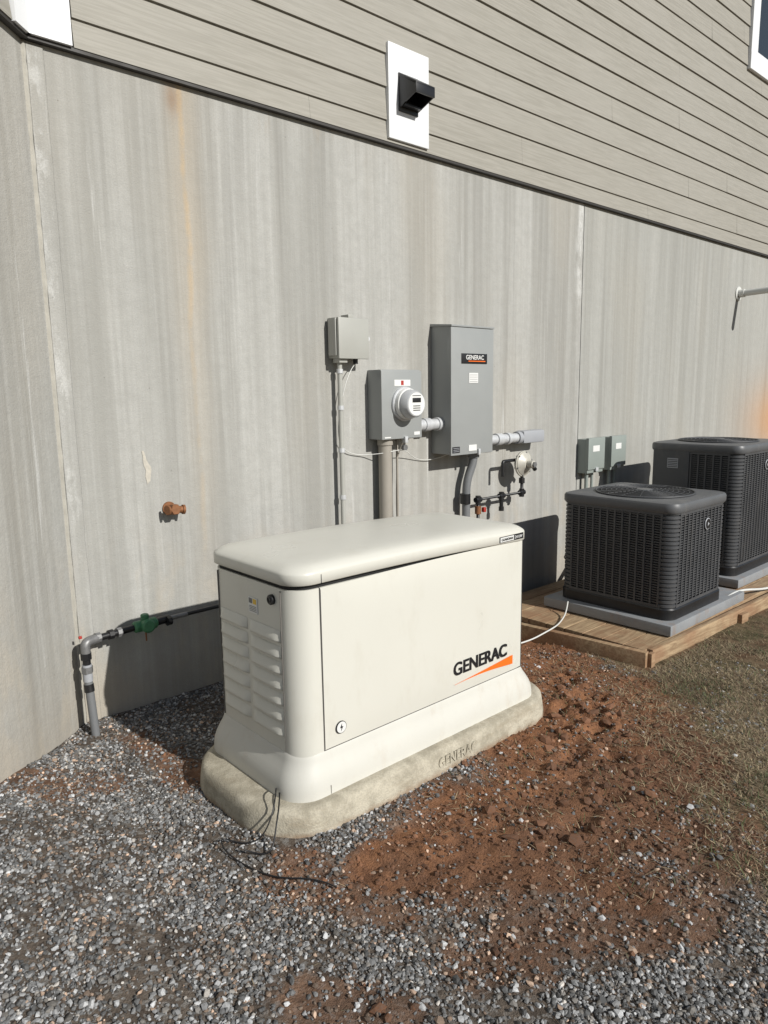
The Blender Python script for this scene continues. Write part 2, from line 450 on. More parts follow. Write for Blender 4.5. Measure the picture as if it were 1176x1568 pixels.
# ---- straw and grass blades (one mesh)
def blades(name,items,mat):
    v=[];f=[];c=[]
    for (p,d,up,L,w,colr) in items:
        n=len(v);side=d.cross(Vector((0,0,1)))
        if side.length<1e-3: side=Vector((1,0,0))
        side=side.normalized()*w
        m=p+d*L*.5+Vector((0,0,up*L*.5));e=p+d*L+Vector((0,0,up*L*.75))
        v+=[p-side,p+side,m+side*.8,m-side*.8,e];f+=[(n,n+1,n+2,n+3),(n+3,n+2,n+4)];c+=[colr]*5
    me=D.meshes.new(name);me.from_pydata(v,[],f)
    at=me.attributes.new('tint','FLOAT_COLOR','POINT');at.data.foreach_set('color',np.array([(*k,1) for k in c]).reshape(-1))
    me.materials.append(mat);o=D.objects.new(name,me);link(o);return o
M_blade=tintmat('dry_grass',.7,300)
it=[];tr=0
while len(it)<56000 and tr<700000:
    tr+=1
    if random.random()<.7: x=random.uniform(1.8,4.6);y=random.uniform(-3.2,-1.0)
    else: x=random.uniform(.6,8.0);y=random.uniform(-3.6,-.05)
    if blocked(x,y): continue
    if math.hypot(x,y+3.35)<1.1: continue
    g=w_grass(x,y);a=w_dirt(x,y)
    dens=g*(.12+1.0*sm(fbm(x,y,3,50)*.8+.45))*(1-.8*a)+.03*a+.004
    if x>5: dens*=.6
    if random.random()>dens: continue
    th=random.gauss(.6,1.0) if random.random()<.6 else random.uniform(0,2*math.pi)
    d=Vector((math.cos(th),math.sin(th),0))
    gf=sm((nz(x,y,1.7,61)-.02)/.4)
    if x<2.9 and y<-2.35: gf=max(gf,.6)
    b=random.uniform(.4,1.15)
    if random.random()<.12+.55*gf: c=(.095*b,.115*b,.042*b);up=random.uniform(.2,1.3);L=random.uniform(.012,.035)
    else: c=(.43*b,.34*b,.21*b);up=random.uniform(0,.45);L=random.uniform(.015,.055)
    if random.random()<.35: c=(.18*b,.115*b,.068*b)
    it.append((Vector((x,y,gzf(x,y,a)+.003)),d,up,L,random.uniform(.0008,.0017),c))
blades('grass',it,M_blade)

# ------------------------------------------------------------ house
house=group('house',(4,1,0))
cx=1.05
def wall_prism(name,foot,z0,z1,mat):
    n=len(foot);v=[(x,y,z0) for x,y in foot]+[(x,y,z1) for x,y in foot]
    f=[(i,(i+1)%n,n+(i+1)%n,n+i) for i in range(n)]+[tuple(range(n))[::-1],tuple(range(n,2*n))]
    return mobj(name,v,f,mat,house)
L45=1.9;ex,ey=cx-L45*.7071,-L45*.7071
wall_prism('foundation_wall',[(cx,0),(5.195,0),(5.195,8),(-6,8),(-6,ey),(ex,ey)],-.5,3.0,M_wall)
wall_prism('foundation_wall_panel',[(5.203,0),(18,0),(18,8),(5.203,8)],-.5,3.0,M_wall)
box('wall_joint',5.19,5.21,.006,.03,-.4,2.99,M_dark,house,0)
box('upper_wall',-6+.0,18,.03,8,3.0,6.6,M_dark,house,0)
wall_prism('upper_wall_bay',[(cx+.02,.03),(cx+.02,7),(-5.98,7),(-5.98,ey+.02),(ex,ey+.03)],3.003,6.59,M_dark)
rr=random.Random(4)
v=[];f=[];n=90
for i in range(n+1):
    z=-.2+3.185*i/n;o=.004*noise.noise(Vector((z*5,0,0)))+rr.uniform(-.0012,.0012)
    v+=[(cx+.010,-.0005,z),(cx+.013+o*.3,-.007,z),(cx+.078+o,-.007,z),(cx+.083+o,.0005,z)]
for i in range(n):
    for k in range(3): f.append((4*i+k,4*i+k+1,4*i+5+k,4*i+4+k))
mobj('corner_joint_strip',v,f,M_wall,house)
v=[];f=[]
for i in range(n+1):
    z=-.2+3.185*i/n;o=.003*noise.noise(Vector((z*9,4,0)))+rr.uniform(-.001,.001)
    v+=[(cx-.008-o,-.007,z),(cx+.002,-.013,z),(cx+.011+o,-.006,z)]
for i in range(n):
    for k in range(2): f.append((3*i+k,3*i+k+1,3*i+4+k,3*i+3+k))
mobj('corner_caulk',v,f,paint('caulk',(.42,.40,.35),.75,var=.25,vs=15,bump=.6,bs=60),house)
def siding(name,p0,d,nrm,L,segs_off,skip=None):
    b=Bag();p0=Vector(p0);d=Vector(d);nrm=Vector(nrm)
    rows=[3.012]+[3.13+.18*k for k in range(20)]
    rr=random.Random(segs_off)
    for k in range(len(rows)-1):
        zb,zt=rows[k],rows[k+1]+.012
        joints=[];t=rr.uniform(.5,3.6)
        while t<L: joints.append(t);t+=3.66
        cuts=[0]+joints+[L]
        for a,c in zip(cuts[:-1],cuts[1:]):
            a2=a+.0006;c2=c-.0006
            jit=rr.uniform(-.0015,.0015)
            ob,ot=.034+jit,.021
            P=[]
            for t in(a2,c2):
                for o in('in','out'):
                    for z in('b','t'):
                        off=.006 if o=='in' else(ob if z=='b' else ot)
                        q=p0+d*t+nrm*off;P.append((q.x,q.y,zb if z=='b' else zt))
            b.hexa(P)
    return b.obj(name,M_siding,house)
siding('lap_siding',(cx+.2,.0,0),(1,0,0),(0,-1,0),17-cx,3)
s2=.7071
siding('lap_siding_bay',(cx-.12*s2,-.12*s2,0),(-s2,-s2,0),(s2,-s2,0),L45-.12,8)
siding('lap_siding_side',(ex,ey,0),(-1,0,0),(0,-1,0),4.6,9)
def strip(name,pts,z0,z1,o0,o1,mat):
    b=Bag()
    for p,q,nr in pts:
        p=Vector(p);q=Vector(q);nr=Vector(nr);P=[]
        for a in(p,q):
            for o in(o0,o1):
                for z in(z0,z1): P.append((a.x+nr.x*o,a.y+nr.y*o,z))
        b.hexa(P)
    return b.obj(name,mat,house)
strip('drip_flashing',[((cx+.016,0,0),(18,0,0),(0,-1,0)),((cx,-.001,0),(ex,ey,0),(s2,-s2,0))],2.997,3.011,-.02,.030,paint('dark_flashing',(.03,.027,.024),.6))
strip('corner_board',[((cx+.014,0,0),(cx+.19,0,0),(0,-1,0)),((cx+.0,-.0,0),(cx-.115*s2,-.115*s2,0),(s2,-s2,0))],3.012,6.5,.0,.045,M_white)
# window
wx,wz=8.02,4.72
b=Bag();W=1.1;Hh=1.5
b.box(wx,wx+W,-.06,0,wz,wz+.15);b.box(wx,wx+.15,-.058,0,wz+.15,wz+Hh);b.box(wx+W-.15,wx+W,-.058,0,wz+.15,wz+Hh);b.box(wx,wx+W,-.06,0,wz+Hh,wz+Hh+.13)
b.obj('window_trim',M_white,house,bevel=.003)
b=Bag();b.box(wx+.15,wx+W-.15,-.045,0,wz+.15,wz+.20);b.box(wx+.15,wx+.19,-.045,0,wz+.20,wz+Hh);b.box(wx+W-.19,wx+W-.15,-.045,0,wz+.20,wz+Hh);b.box(wx+.19,wx+W-.19,-.043,0,wz+.85,wz+.9)
b.obj('window_sash',M_white,house)
box('window_glass',wx+.18,wx+W-.18,-.037,-.03,wz+.19,wz+Hh,M_win,house,0)
box('roof_soffit',-6.2,18.2,-.0,8.2,6.6,6.75,M_white,house,0)
def blob(name,cxz,pts,y,mat,parent):
    v=[(cxz[0]+a,y,cxz[1]+c) for a,c in pts]
    return mobj(name,v,[tuple(range(len(v)))],mat,parent)
blob('peeled_patch',(1.452,1.21),[(-.022,.075),(-.012,.078),(-.006,.06),(0,.03),(.009,.012),(.018,.0),(.021,-.02),(.018,-.04),(.014,-.06),(.012,-.075),(.002,-.082),(-.004,-.09),(-.007,-.07),(-.012,-.05),(-.006,-.02),(-.014,.0),(-.018,.02),(-.017,.05)],-.0025,paint('peeled_concrete',(.46,.43,.37),.9,var=.3,vs=40,bump=.6,bs=60),house)

# ------------------------------------------------------------ dryer vent
vent=group('wall_vent',(3.22,0,3.3))
box('mounting_plate',3.05,3.385,-.05,-.005,3.03,3.55,M_white,vent,.004)
box('vent_flange',3.125,3.285,-.058,-.05,3.19,3.40,M_black,vent,.003)
b=Bag()
xa,xb=3.128,3.282
b.hexa([(xa,-.058,3.385),(xa,-.058,3.398),(xa,-.20,3.300),(xa,-.20,3.312),(xb,-.058,3.385),(xb,-.058,3.398),(xb,-.20,3.300),(xb,-.20,3.312)])
b.hexa([(xa,-.188,3.255),(xa,-.188,3.305),(xa,-.20,3.255),(xa,-.20,3.305),(xb,-.188,3.255),(xb,-.188,3.305),(xb,-.20,3.255),(xb,-.20,3.305)])
b.obj('vent_hood',M_black,vent,bevel=.002,smooth=True)
for nm,x_ in(('hood_cheek',xa),('hood_cheek_b',xb-.008)):
    v=[(x_+d,y,z) for d in(0,.008) for y,z in((-.058,3.21),(-.058,3.386),(-.19,3.302),(-.19,3.257))]
    mobj(nm,v,[(0,1,2,3),(7,6,5,4),(0,4,5,1),(1,5,6,2),(2,6,7,3),(3,7,4,0)],M_black,vent)
box('vent_damper',3.137,3.273,-.10,-.058,3.215,3.225,M_black,vent,0)

# ------------------------------------------------------------ generator
gen=group('standby_generator',(1.97,-1.12,.1))
pad=group('concrete_pad',(1.97,-1.12,0))
o=loft('pad_slab',[(-.12,1.170,2.845,-1.492,-.73,.26),(.02,1.173,2.842,-1.489,-.735,.26),(.06,1.178,2.837,-1.484,-.74,.255),(.085,1.184,2.832,-1.479,-.745,.25),(.096,1.196,2.82,-1.469,-.755,.24),(.10,1.215,2.80,-1.45,-.772,.225)],M_pad,pad,seg=24,angle=60)
bm=bmesh.new();bm.from_mesh(o.data)
es=[e for e in bm.edges if e.calc_length()>.3]
bmesh.ops.subdivide_edges(bm,edges=es,cuts=40,use_grid_fill=False)
for vv in bm.verts:
    p=vv.co
    if p.z>-.1:
        nn=Vector((noise.noise(p*9),noise.noise(p*9+Vector((5,5,5))),noise.noise(p*14)*.5))*.005
        vv.co+=nn
bm.to_mesh(o.data);bm.free()
text('embossed_mark','GENERAC',.062,(1.95,-1.4865,.024),(90,0,0),M_pad,pad,bold=.01,ext=.003,sx=.85)
X0,X1,Y0,Y1=1.335,2.660,-1.395,-.80
sk=[]
for zz,o_ in((.1,1.),(.125,.98),(.145,.93),(.17,.78),(.195,.55),(.215,.34),(.235,.18),(.250,.10),(.256,.03)):
    sk.append((zz,X0-.046*o_,X1+.070*o_,Y0-.034*o_,Y1+.045*o_,.095+.02*o_))
loft('base_skirt',sk,M_genbase,gen,seg=10,angle=50)
loft('enclosure_body',[(.24,X0,X1,Y0,Y1,.085),(.873,X0+.002,X1-.002,Y0+.002,Y1-.002,.085)],M_gen,gen,seg=10)
loft('lid_gap',[(.872,X0+.010,X1-.010,Y0+.010,Y1-.010,.075),(.897,X0+.010,X1-.010,Y0+.010,Y1-.010,.075)],M_dark,gen)
def lidz(x,y):
    u=(x-X0)/(X1-X0);return .010-.024*u+.010*(1-(2*u-1)**2)
lr=[(.880,X0-.004,X1+.002,Y0-.006,Y1+.004,.092),(.884,X0-.010,X1+.008,Y0-.012,Y1+.010,.095)]
for zz,o_ in((.918,0),(.923,.0015),(.928,.006),(.933,.013),(.9385,.022),(.9425,.031),(.946,.043),(.949,.06),(.952,.09),(.954,.13)):
    lr.append((zz,X0-.010+o_,X1+.008-o_,Y0-.012+o_*.85,Y1+.010-o_,max(.05,.095-o_*.5)))
lr.append((.956,X0+.20,X1-.20,Y0+.18,Y1-.18,.05))
lid=loft('lid',lr,M_gen,gen,seg=10,angle=80)
bm=bmesh.new();bm.from_mesh(lid.data)
es=[e for e in bm.edges if e.calc_length()>.2]
bmesh.ops.subdivide_edges(bm,edges=es,cuts=14,use_grid_fill=True)
for vv in bm.verts: vv.co.z+=lidz(vv.co.x,vv.co.y)
bm.to_mesh(lid.data);bm.free()
lid.data.shade_smooth()
try: lid.data.set_sharp_from_angle(angle=math.radians(70))
except Exception: pass
b=Bag();b.box(1.442,1.4445,Y0-.0130,Y0+.03,.893,.925);b.obj('lid_seam',M_dark,gen)
b=Bag();b.box(1.442,1.4455,Y0-.0015,Y0+.01,.256,.873);b.box(2.605,2.608,Y0-.0015,Y0+.01,.256,.873);b.box(1.445,2.605,Y0-.0015,Y0+.01,.256,.2585)
b.obj('door_seams',paint('seam_shadow',(.07,.065,.06),.7),gen)
b=Bag();b.box(1.442,1.4440,Y0-.0355,Y0-.03,.102,.135);b.obj('skirt_seam',paint('skirt_seam_shadow',(.2,.19,.17),.7),gen)
v=[];f=[];nxx,nzz=24,16
for j in range(nzz+1):
    for i in range(nxx+1):
        u=i/nxx;w=j/nzz
        yy=Y0-.0015-.010*(1-(2*u-1)**4)*(1-(2*w-1)**6)
        v.append((1.447+u*(2.603-1.447),yy,.261+w*(.868-.261+.010*(1-(2*u-1)**2))))
for j in range(nzz):
    for i in range(nxx):
        a=j*(nxx+1)+i;f.append((a,a+1,a+nxx+2,a+nxx+1))
door=mobj('access_door',v,f,M_gen,gen,smooth=True,angle=80)
DY=Y0-.0125
text('brand_lettering','GENERAC',.080,(2.125,DY-.0015,.350),(90,0,0),M_ink,gen,bold=.024,sx=1.01)
v=[];f=[];n=24
for i in range(n+1):
    t=i/n;x=2.135+.395*t
    top=.306+.030*t**1.1+.003; th=.042*t**1.3
    v+=[(x,DY-.0006,top),(x,DY-.0006,top-.0015-th+.006*math.sin(t*math.pi))]
for i in range(n): f.append((2*i,2*i+1,2*i+3,2*i+2))
mobj('orange_swoosh',v,f,M_orange,gen)
SX=1.517;SZ=.328
cyl('round_sticker_ring',(SX,DY+.006,SZ),(SX,DY+.0025,SZ),.024,M_ink,gen,40)
cyl('round_sticker',(SX,DY+.006,SZ),(SX,DY+.0015,SZ),.0215,M_label,gen,40)
mobj('sticker_bolt',[(SX+a,DY+.001,SZ+c) for a,c in((.002,.016),(-.008,-.002),(-.001,-.002),(-.004,-.016),(.008,.003),(.001,.003))],[(0,1,2,5),(2,3,4,5)],M_ink,gen)
b=Bag();b.box(2.425,2.595,Y0-.0135,Y0-.009,.882,.909);b.obj('lid_badge_frame',M_ink,gen,bevel=.001)
b=Bag();b.box(2.430,2.525,Y0-.0145,Y0-.010,.885,.906);b.obj('lid_badge',M_label,gen)
text('lid_badge_text','GUARDIAN',.016,(2.436,Y0-.0155,.890),(90,0,0),M_ink,gen,bold=.01)
text('lid_badge_text_model','24 kW',.019,(2.532,Y0-.0145,.889),(90,0,0),M_label,gen,bold=.01)
LX=X0
lv=[];lf=[]
def louver(ya,yb,z):
    n0=len(lv);prof=[(0.0,.042),(-.004,.038),(-.0125,.016),(-.0155,.007),(-.0145,.001),(-.004,-.003),(0.0,-.004)]
    for k in range(13):
        t=k/12;yy=ya+(yb-ya)*t;e=min(1,min(t,1-t)*7)**.5
        for (dx,dz) in prof: lv.append((LX+dx*e+.0005,yy,z+dz))
    m=len(prof)
    for k in range(12):
        for i in range(m-1): lf.append((n0+k*m+i,n0+k*m+i+1,n0+(k+1)*m+i+1,n0+(k+1)*m+i))
zs=[.315+.060*k for k in range(7)]
for z in zs:
    louver(-1.300,-1.090,z);louver(-1.075,-.875,z)
mobj('end_louvers',lv,lf,M_gen,gen,smooth=True,angle=60)
b=Bag()
b.box(LX-.002,LX+.01,-1.3095,-1.307,.26,.865);b.box(LX-.002,LX+.01,-.868,-.8655,.26,.865);b.obj('end_panel_seams',paint('soft_seam',(.16,.15,.135),.7),gen)
cyl('latch_plug',(LX+.01,-1.255,.825),(LX-.012,-1.255,.825),.019,M_black,gen,24,bevel=.003)
cyl('latch_plug_core',(LX-.008,-1.255,.825),(LX-.016,-1.255,.825),.009,M_dark,gen,16)
box('warning_label',LX-.002,LX+.004,-1.155,-1.095,.745,.805,M_label,gen,0)
b=Bag();b.box(LX-.003,LX,-1.150,-1.128,.782,.801);b.obj('warning_label_mark',paint('yellow_mark',(.7,.45,.05),.5),gen)
b=Bag()
for k in range(4): b.box(LX-.003,LX,-1.150,-1.102,.752+.006*k,.754+.006*k)
b.box(LX-.003,LX,-1.122,-1.100,.782,.801)
b.obj('warning_label_text',paint('label_grey_ink',(.15,.15,.15),.5),gen)
b=Bag()
for k in range(9): b.box(X1-.002,X1+.014,-1.28,-.9,.33+.055*k,.355+.055*k)
b.obj('outlet_louvers',M_gen,gen,bevel=.004)
b=Bag()
for z in(.585,.50,.385):
    for k in range(6):
        a0=math.radians(-70+10*k);a1=math.radians(-60+10*k);R_=.0875;cx_,cy_=X1-.085,Y0+.085
        b.hexa([(cx_+(R_-d)*math.cos(a),cy_+(R_-d)*math.sin(a),zz) for a in(a0,a1) for d in(.002,0) for zz in(z,z+.025)])
b.obj('hazard_stickers',M_orange,gen)
tube('sensor_wire',[(1.30,-1.28,.115),(1.265,-1.34,.16),(1.225,-1.39,.12),(1.16,-1.40,.02),(1.10,-1.33,.012),(1.06,-1.28,.04),(1.04,-1.35,.012),(1.08,-1.52,.01),(1.12,-1.60,.012),(1.20,-1.66,.012),(1.22,-1.74,.01)],.0025,M_black,gen,smoothcurve=True)
tube('sensor_wire_end',[(1.29,-1.32,.12),(1.245,-1.39,.13),(1.195,-1.43,.06),(1.15,-1.48,.012),(1.12,-1.42,.012),(1.09,-1.40,.03)],.0028,M_black,gen,smoothcurve=True)

# ------------------------------------------------------------ transfer switch
ts=group('transfer_switch_cabinet',(3.65,-.09,1.55))
box('cabinet',3.445,3.855,-.172,.0,1.135,1.965,M_grey,ts,.005)
box('front_cover',3.438,3.862,-.186,-.170,1.128,1.955,M_grey,ts,.005)
b=Bag();b.hexa([(3.436,0,1.966),(3.436,0,1.984),(3.436,-.192,1.956),(3.436,-.192,1.968),(3.864,0,1.966),(3.864,0,1.984),(3.864,-.192,1.956),(3.864,-.192,1.968)])
b.obj('rain_hood',M_grey,ts,bevel=.003)
box('brand_plate',3.535,3.79,-.190,-.185,1.725,1.79,M_ink,ts,.001)
text('brand_plate_text','GENERAC',.040,(3.575,-.1915,1.752),(90,0,0),M_label,ts,bold=.015)
b=Bag();b.box(3.60,3.77,-.1915,-.190,1.738,1.744);b.obj('brand_plate_line',M_orange,ts)
box('info_sticker',3.61,3.70,-.189,-.185,1.60,1.665,M_label,ts,0)
b=Bag()
for k in range(4): b.box(3.617,3.693,-.190,-.189,1.608+.014*k,1.612+.014*k)
b.obj('info_sticker_text',paint('sticker_print',(.35,.35,.35),.5),ts)
box('rating_label',3.45,3.52,-.189,-.185,1.145,1.185,M_ink,ts,0)
b=Bag()
for k in range(3): b.box(3.456,3.514,-.190,-.189,1.152+.011*k,1.155+.011*k)
b.obj('rating_label_text',M_lb,ts)
box('lock_label',3.61,3.69,-.189,-.185,1.150,1.190,M_label,ts,0)
box('latch',3.70,3.72,-.20,-.185,1.12,1.16,M_galv,ts,.003)

# ------------------------------------------------------------ electric meter
mt=group('electric_meter',(3.05,-.08,1.47))
box('meter_can',2.885,3.215,-.125,0,1.262,1.683,M_grey,mt,.006)
box('meter_cover',2.880,3.220,-.135,-.123,1.262,1.675,M_grey,mt,.005)
cyl('socket_ring',(3.065,-.130,1.475),(3.065,-.152,1.475),.106,M_galv,mt,48,bevel=.004)
cyl('meter_base',(3.065,-.150,1.475),(3.065,-.185,1.475),.094,M_label,mt,48,bevel=.004)
cyl('meter_dome',(3.065,-.184,1.475),(3.065,-.245,1.475),.088,paint('meter_face_grey',(.40,.41,.42),.12,var=.05),mt,48,r2=.080,bevel=.006)
cyl('meter_face',(3.065,-.243,1.475),(3.065,-.2465,1.475),.069,M_label,mt,40)
box('meter_display',3.030,3.100,-.249,-.245,1.485,1.512,M_ink,mt,.001)
b=Bag()
for k in range(3): b.box(3.035,3.095,-.248,-.2465,1.435+.013*k,1.440+.013*k)
b.box(3.030,3.10,-.248,-.2465,1.523,1.527)
b.obj('meter_print',M_ink,mt)
box('warning_label',2.985,3.12,-.1365,-.134,1.585,1.622,M_label,mt,0)
b=Bag();b.box(3.04,3.062,-.1375,-.136,1.59,1.617);b.obj('warning_label_red',M_red,mt)
b=Bag();b.box(2.90,2.95,-.1365,-.134,1.27,1.278);b.box(3.15,3.20,-.1365,-.134,1.28,1.30);b.obj('meter_small_labels',M_label,mt)
box('meter_hasp',3.06,3.085,-.15,-.12,1.235,1.275,M_galv,mt,.003)
cyl('meter_padlock',(3.072,-.14,1.205),(3.072,-.118,1.205),.018,M_steel,mt)
cd=group('electrical_conduit',(3.0,-.05,1.0))
cyl('service_riser',(2.965,-.065,-.15),(2.965,-.065,1.263),.042,M_tan,cd)
cyl('riser_hub',(2.965,-.065,1.225),(2.965,-.065,1.262),.049,M_tan,cd)
cyl('ground_rod_pipe',(3.08,-.05,-.05),(3.08,-.05,1.262),.008,M_tan,cd)
cyl('nipple',(3.214,-.075,1.335),(3.446,-.075,1.335),.036,M_galv,cd)
cyl('nipple_ring',(3.215,-.075,1.335),(3.245,-.075,1.335),.045,M_galv,cd)
cyl('nipple_coupling',(3.29,-.075,1.335),(3.345,-.075,1.335),.043,M_galv,cd)
cyl('nipple_ring_b',(3.41,-.075,1.335),(3.444,-.075,1.335),.045,M_galv,cd)
tube('load_conduit',[(3.775,-.09,1.14),(3.77,-.09,1.06),(3.715,-.075,.92),(3.705,-.075,-.2)],.029,M_pvcgrey,cd,fillet=.08)
cyl('load_conduit_hub',(3.775,-.09,1.09),(3.775,-.09,1.135),.038,M_pvcgrey,cd)
cyl('load_conduit_coupling',(3.705,-.075,.77),(3.705,-.075,.84),.036,M_black,cd)
cyl('side_nipple',(3.855,-.08,1.20),(4.33,-.08,1.20),.034,M_galv,cd)
cyl('side_nipple_ring',(3.856,-.08,1.20),(3.895,-.08,1.20),.046,M_galv,cd)
cyl('side_coupling',(4.02,-.08,1.20),(4.08,-.08,1.20),.043,M_galv,cd)
cyl('side_coupling_b',(4.14,-.08,1.20),(4.17,-.08,1.20),.043,M_galv,cd)
cyl('side_strap',(3.94,-.08,1.16),(3.94,-.08,1.285),.012,M_pvcgrey,cd)
b=Bag();b.box(4.30,4.56,-.125,-.035,1.155,1.25);b.obj('conduit_body',M_lb,cd,bevel=.02,smooth=True)
cyl('conduit_body_nose',(4.30,-.08,1.20),(4.26,-.08,1.20),.045,M_lb,cd)

# ------------------------------------------------------------ small box + riser
jb=group('telecom_box',(2.68,-.05,1.86))
box('box_body',2.59,2.80,-.095,0,1.745,1.975,M_grey2,jb,.006)
box('box_cover',2.582,2.808,-.112,-.093,1.742,1.972,M_grey2,jb,.006)
box('box_side_hinge',2.575,2.592,-.09,-.02,1.76,1.97,M_grey2,jb,.004)
box('box_top_tab',2.665,2.70,-.10,-.03,1.972,1.992,M_grey2,jb,.003)
cyl('box_screw',(2.815,-.10,1.86),(2.815,-.08,1.86),.012,M_galv,jb)
box('box_bottom_neck',2.60,2.66,-.09,-.03,1.720,1.747,M_grey2,jb,.003)
cyl('cable_gland',(2.745,-.06,1.747),(2.745,-.06,1.715),.014,M_black,jb)
cyl('riser',(2.628,-.055,-.1),(2.628,-.055,1.72),.0145,M_grey2,jb)
for k,z in enumerate((1.66,1.45,1.2,.92)): cyl('riser_clip_%d'%k,(2.628,-.055,z),(2.628,-.055,z+.025),.019,M_galv,jb)
tube('loose_cable',[(2.745,-.06,1.72),(2.72,-.05,1.69),(2.655,-.07,1.62),(2.61,-.035,1.35),(2.635,-.03,1.24),(2.72,-.02,1.18),(2.85,-.01,1.165),(2.95,-.12,1.18),(3.10,-.10,1.20),(3.25,-.02,1.12),(3.36,-.01,1.09),(3.5,-.03,1.10),(3.6,-.06,1.14)],.0026,M_wpvc,jb,smoothcurve=True)
tube('ground_wire',[(3.10,-.10,1.25),(3.09,-.06,1.20),(3.095,-.03,1.1),(3.08,-.035,.9),(3.09,-.03,.7)],.003,M_tan,jb,smoothcurve=True)

# ------------------------------------------------------------ gas regulator
rg=group('gas_regulator',(4.25,-.12,1.0))
rc=Vector((4.27,-.14,1.01))
cyl('diaphragm_lower',rc+Vector((0,.045,0)),rc+Vector((0,.005,0)),.05,M_cream,rg,40,r2=.085,bevel=.004)
cyl('diaphragm_flange',rc+Vector((0,.006,0)),rc+Vector((0,-.012,0)),.095,M_cream,rg,40,bevel=.003)
cyl('diaphragm_upper',rc+Vector((0,-.012,0)),rc+Vector((0,-.05,0)),.085,M_cream,rg,40,r2=.045,bevel=.004)
cyl('spring_cap',rc+Vector((0,-.05,0)),rc+Vector((0,-.10,0)),.028,M_cream,rg,bevel=.004)
cyl('spring_cap_plug',rc+Vector((0,-.10,0)),rc+Vector((0,-.112,0)),.022,M_steel,rg,6)
for k in range(6):
    a=k*math.pi/3+.3;p=rc+Vector((.085*math.cos(a),0,.085*math.sin(a)))
    cyl('flange_bolt_%d'%k,p+Vector((0,.012,0)),p+Vector((0,-.02,0)),.007,M_steel,rg,6)
cyl('vent_elbow',rc+Vector((.08,-.03,-.02)),rc+Vector((.11,-.03,-.05)),.016,M_black,rg)
tube('gas_pipe',[rc+Vector((.03,.03,-.03)),rc+Vector((.03,.03,-.22)),(3.80,-.11,.79),(3.80,-.11,-.1)],.013,M_black,rg,fillet=.0)
tube('gas_pipe_upper',[rc+Vector((-.05,.03,.03)),rc+Vector((-.20,.03,.03)),(4.07,-.11,.93)],.012,M_black,rg,fillet=.02)
for k,p in enumerate([(4.30,-.11,.79),(4.06,-.11,.79),(3.80,-.11,.79)]):
    cyl('pipe_fitting_%d'%k,Vector(p)-Vector((.028,0,0)),Vector(p)+Vector((.028,0,0)),.019,M_black,rg)
    cyl('pipe_fitting_v_%d'%k,Vector(p)-Vector((0,0,.032)),Vector(p)+Vector((0,0,.028)),.019,M_black,rg)
cyl('drip_leg',(4.06,-.11,.79),(4.06,-.11,.71),.014,M_black,rg)
cyl('drip_cap',(4.06,-.11,.71),(4.06,-.11,.68),.019,M_black,rg)
cyl('union',(4.30,-.11,.86),(4.30,-.11,.90),.022,M_black,rg,8)
box('valve_handle',3.825,3.85,-.145,-.12,.70,.735,M_red,rg,.005)
cyl('valve_body',(3.80,-.11,.69),(3.80,-.11,.745),.022,M_rust,rg)

# ------------------------------------------------------------ gas stub at corner
gp=group('gas_supply_pipe',(1.2,-.08,.4))
cyl('flex_riser',(1.05,-.16,-.05),(1.045,-.13,.26),.019,M_pvcgrey,gp)
cyl('riser_band',(1.046,-.135,.21),(1.045,-.13,.245),.022,M_black,gp)
cyl('riser_union',(1.045,-.13,.26),(1.045,-.13,.34),.021,M_lb,gp)
cyl('riser_nut',(1.045,-.13,.30),(1.045,-.13,.33),.026,M_steel,gp,6)
cyl('riser_nipple',(1.045,-.13,.33),(1.045,-.13,.40),.018,M_black,gp)
cyl('riser_valve',(1.045,-.13,.365),(1.045,-.13,.395),.025,M_black,gp,8)
tube('elbow',[(1.045,-.13,.39),(1.045,-.13,.445),(1.11,-.11,.445)],.022,M_steel,gp,fillet=.04)
tube('pipe_run',[(1.09,-.115,.445),(1.30,-.10,.45)],.016,M_black,gp)
for k,x in enumerate((1.10,1.16,1.20,1.45)): cyl('pipe_nut_%d'%k,(x,-.11,.447),(x+.022,-.108,.447),.024,M_black if k%2 else M_steel,gp,8)
cyl('valve_core',(1.285,-.10,.45),(1.405,-.095,.45),.028,M_green,gp,20,bevel=.008)
cyl('valve_bonnet',(1.345,-.098,.45),(1.345,-.150,.455),.033,M_green,gp,20,bevel=.008)
cyl('valve_top',(1.345,-.098,.45),(1.345,-.098,.505),.020,M_green,gp,12,bevel=.004)
cyl('valve_tag',(1.345,-.098,.45),(1.345,-.1,.37),.004,M_rust,gp,8)
cyl('pipe_thread',(1.40,-.095,.45),(1.47,-.09,.452),.019,M_black,gp)
cyl('steel_nipple',(1.47,-.09,.452),(1.57,-.085,.452),.012,M_steel,gp)
tube('supply_line',[(1.55,-.085,.452),(1.8,-.08,.452),(2.3,-.07,.43),(2.4,-.3,.3)],.010,M_black,gp,fillet=.05)
box('red_tag',1.03,1.045,-.10,-.09,.455,.468,M_red,gp,.002)

# ------------------------------------------------------------ spigot
sp=group('outdoor_faucet',(1.55,-.04,.99))
cyl('wall_flange',(1.55,0,.99),(1.55,-.008,.99),.034,M_rust,sp,24)
cyl('stem',(1.55,0,.99),(1.55,-.07,.99),.018,M_rust,sp)
cyl('hex_body',(1.55,-.045,.99),(1.55,-.085,.992),.028,M_rust,sp,6,bevel=.003)
cyl('side_port',(1.55,-.06,.99),(1.60,-.065,.985),.018,M_rust,sp)
cyl('side_port_lip',(1.592,-.064,.986),(1.603,-.065,.985),.024,M_rust,sp)
cyl('handle_stub',(1.55,-.06,.99),(1.515,-.07,.992),.016,M_rust,sp,8)
cyl('handle_wheel',(1.519,-.068,.992),(1.508,-.071,.992),.026,M_rust,sp,10,bevel=.003)

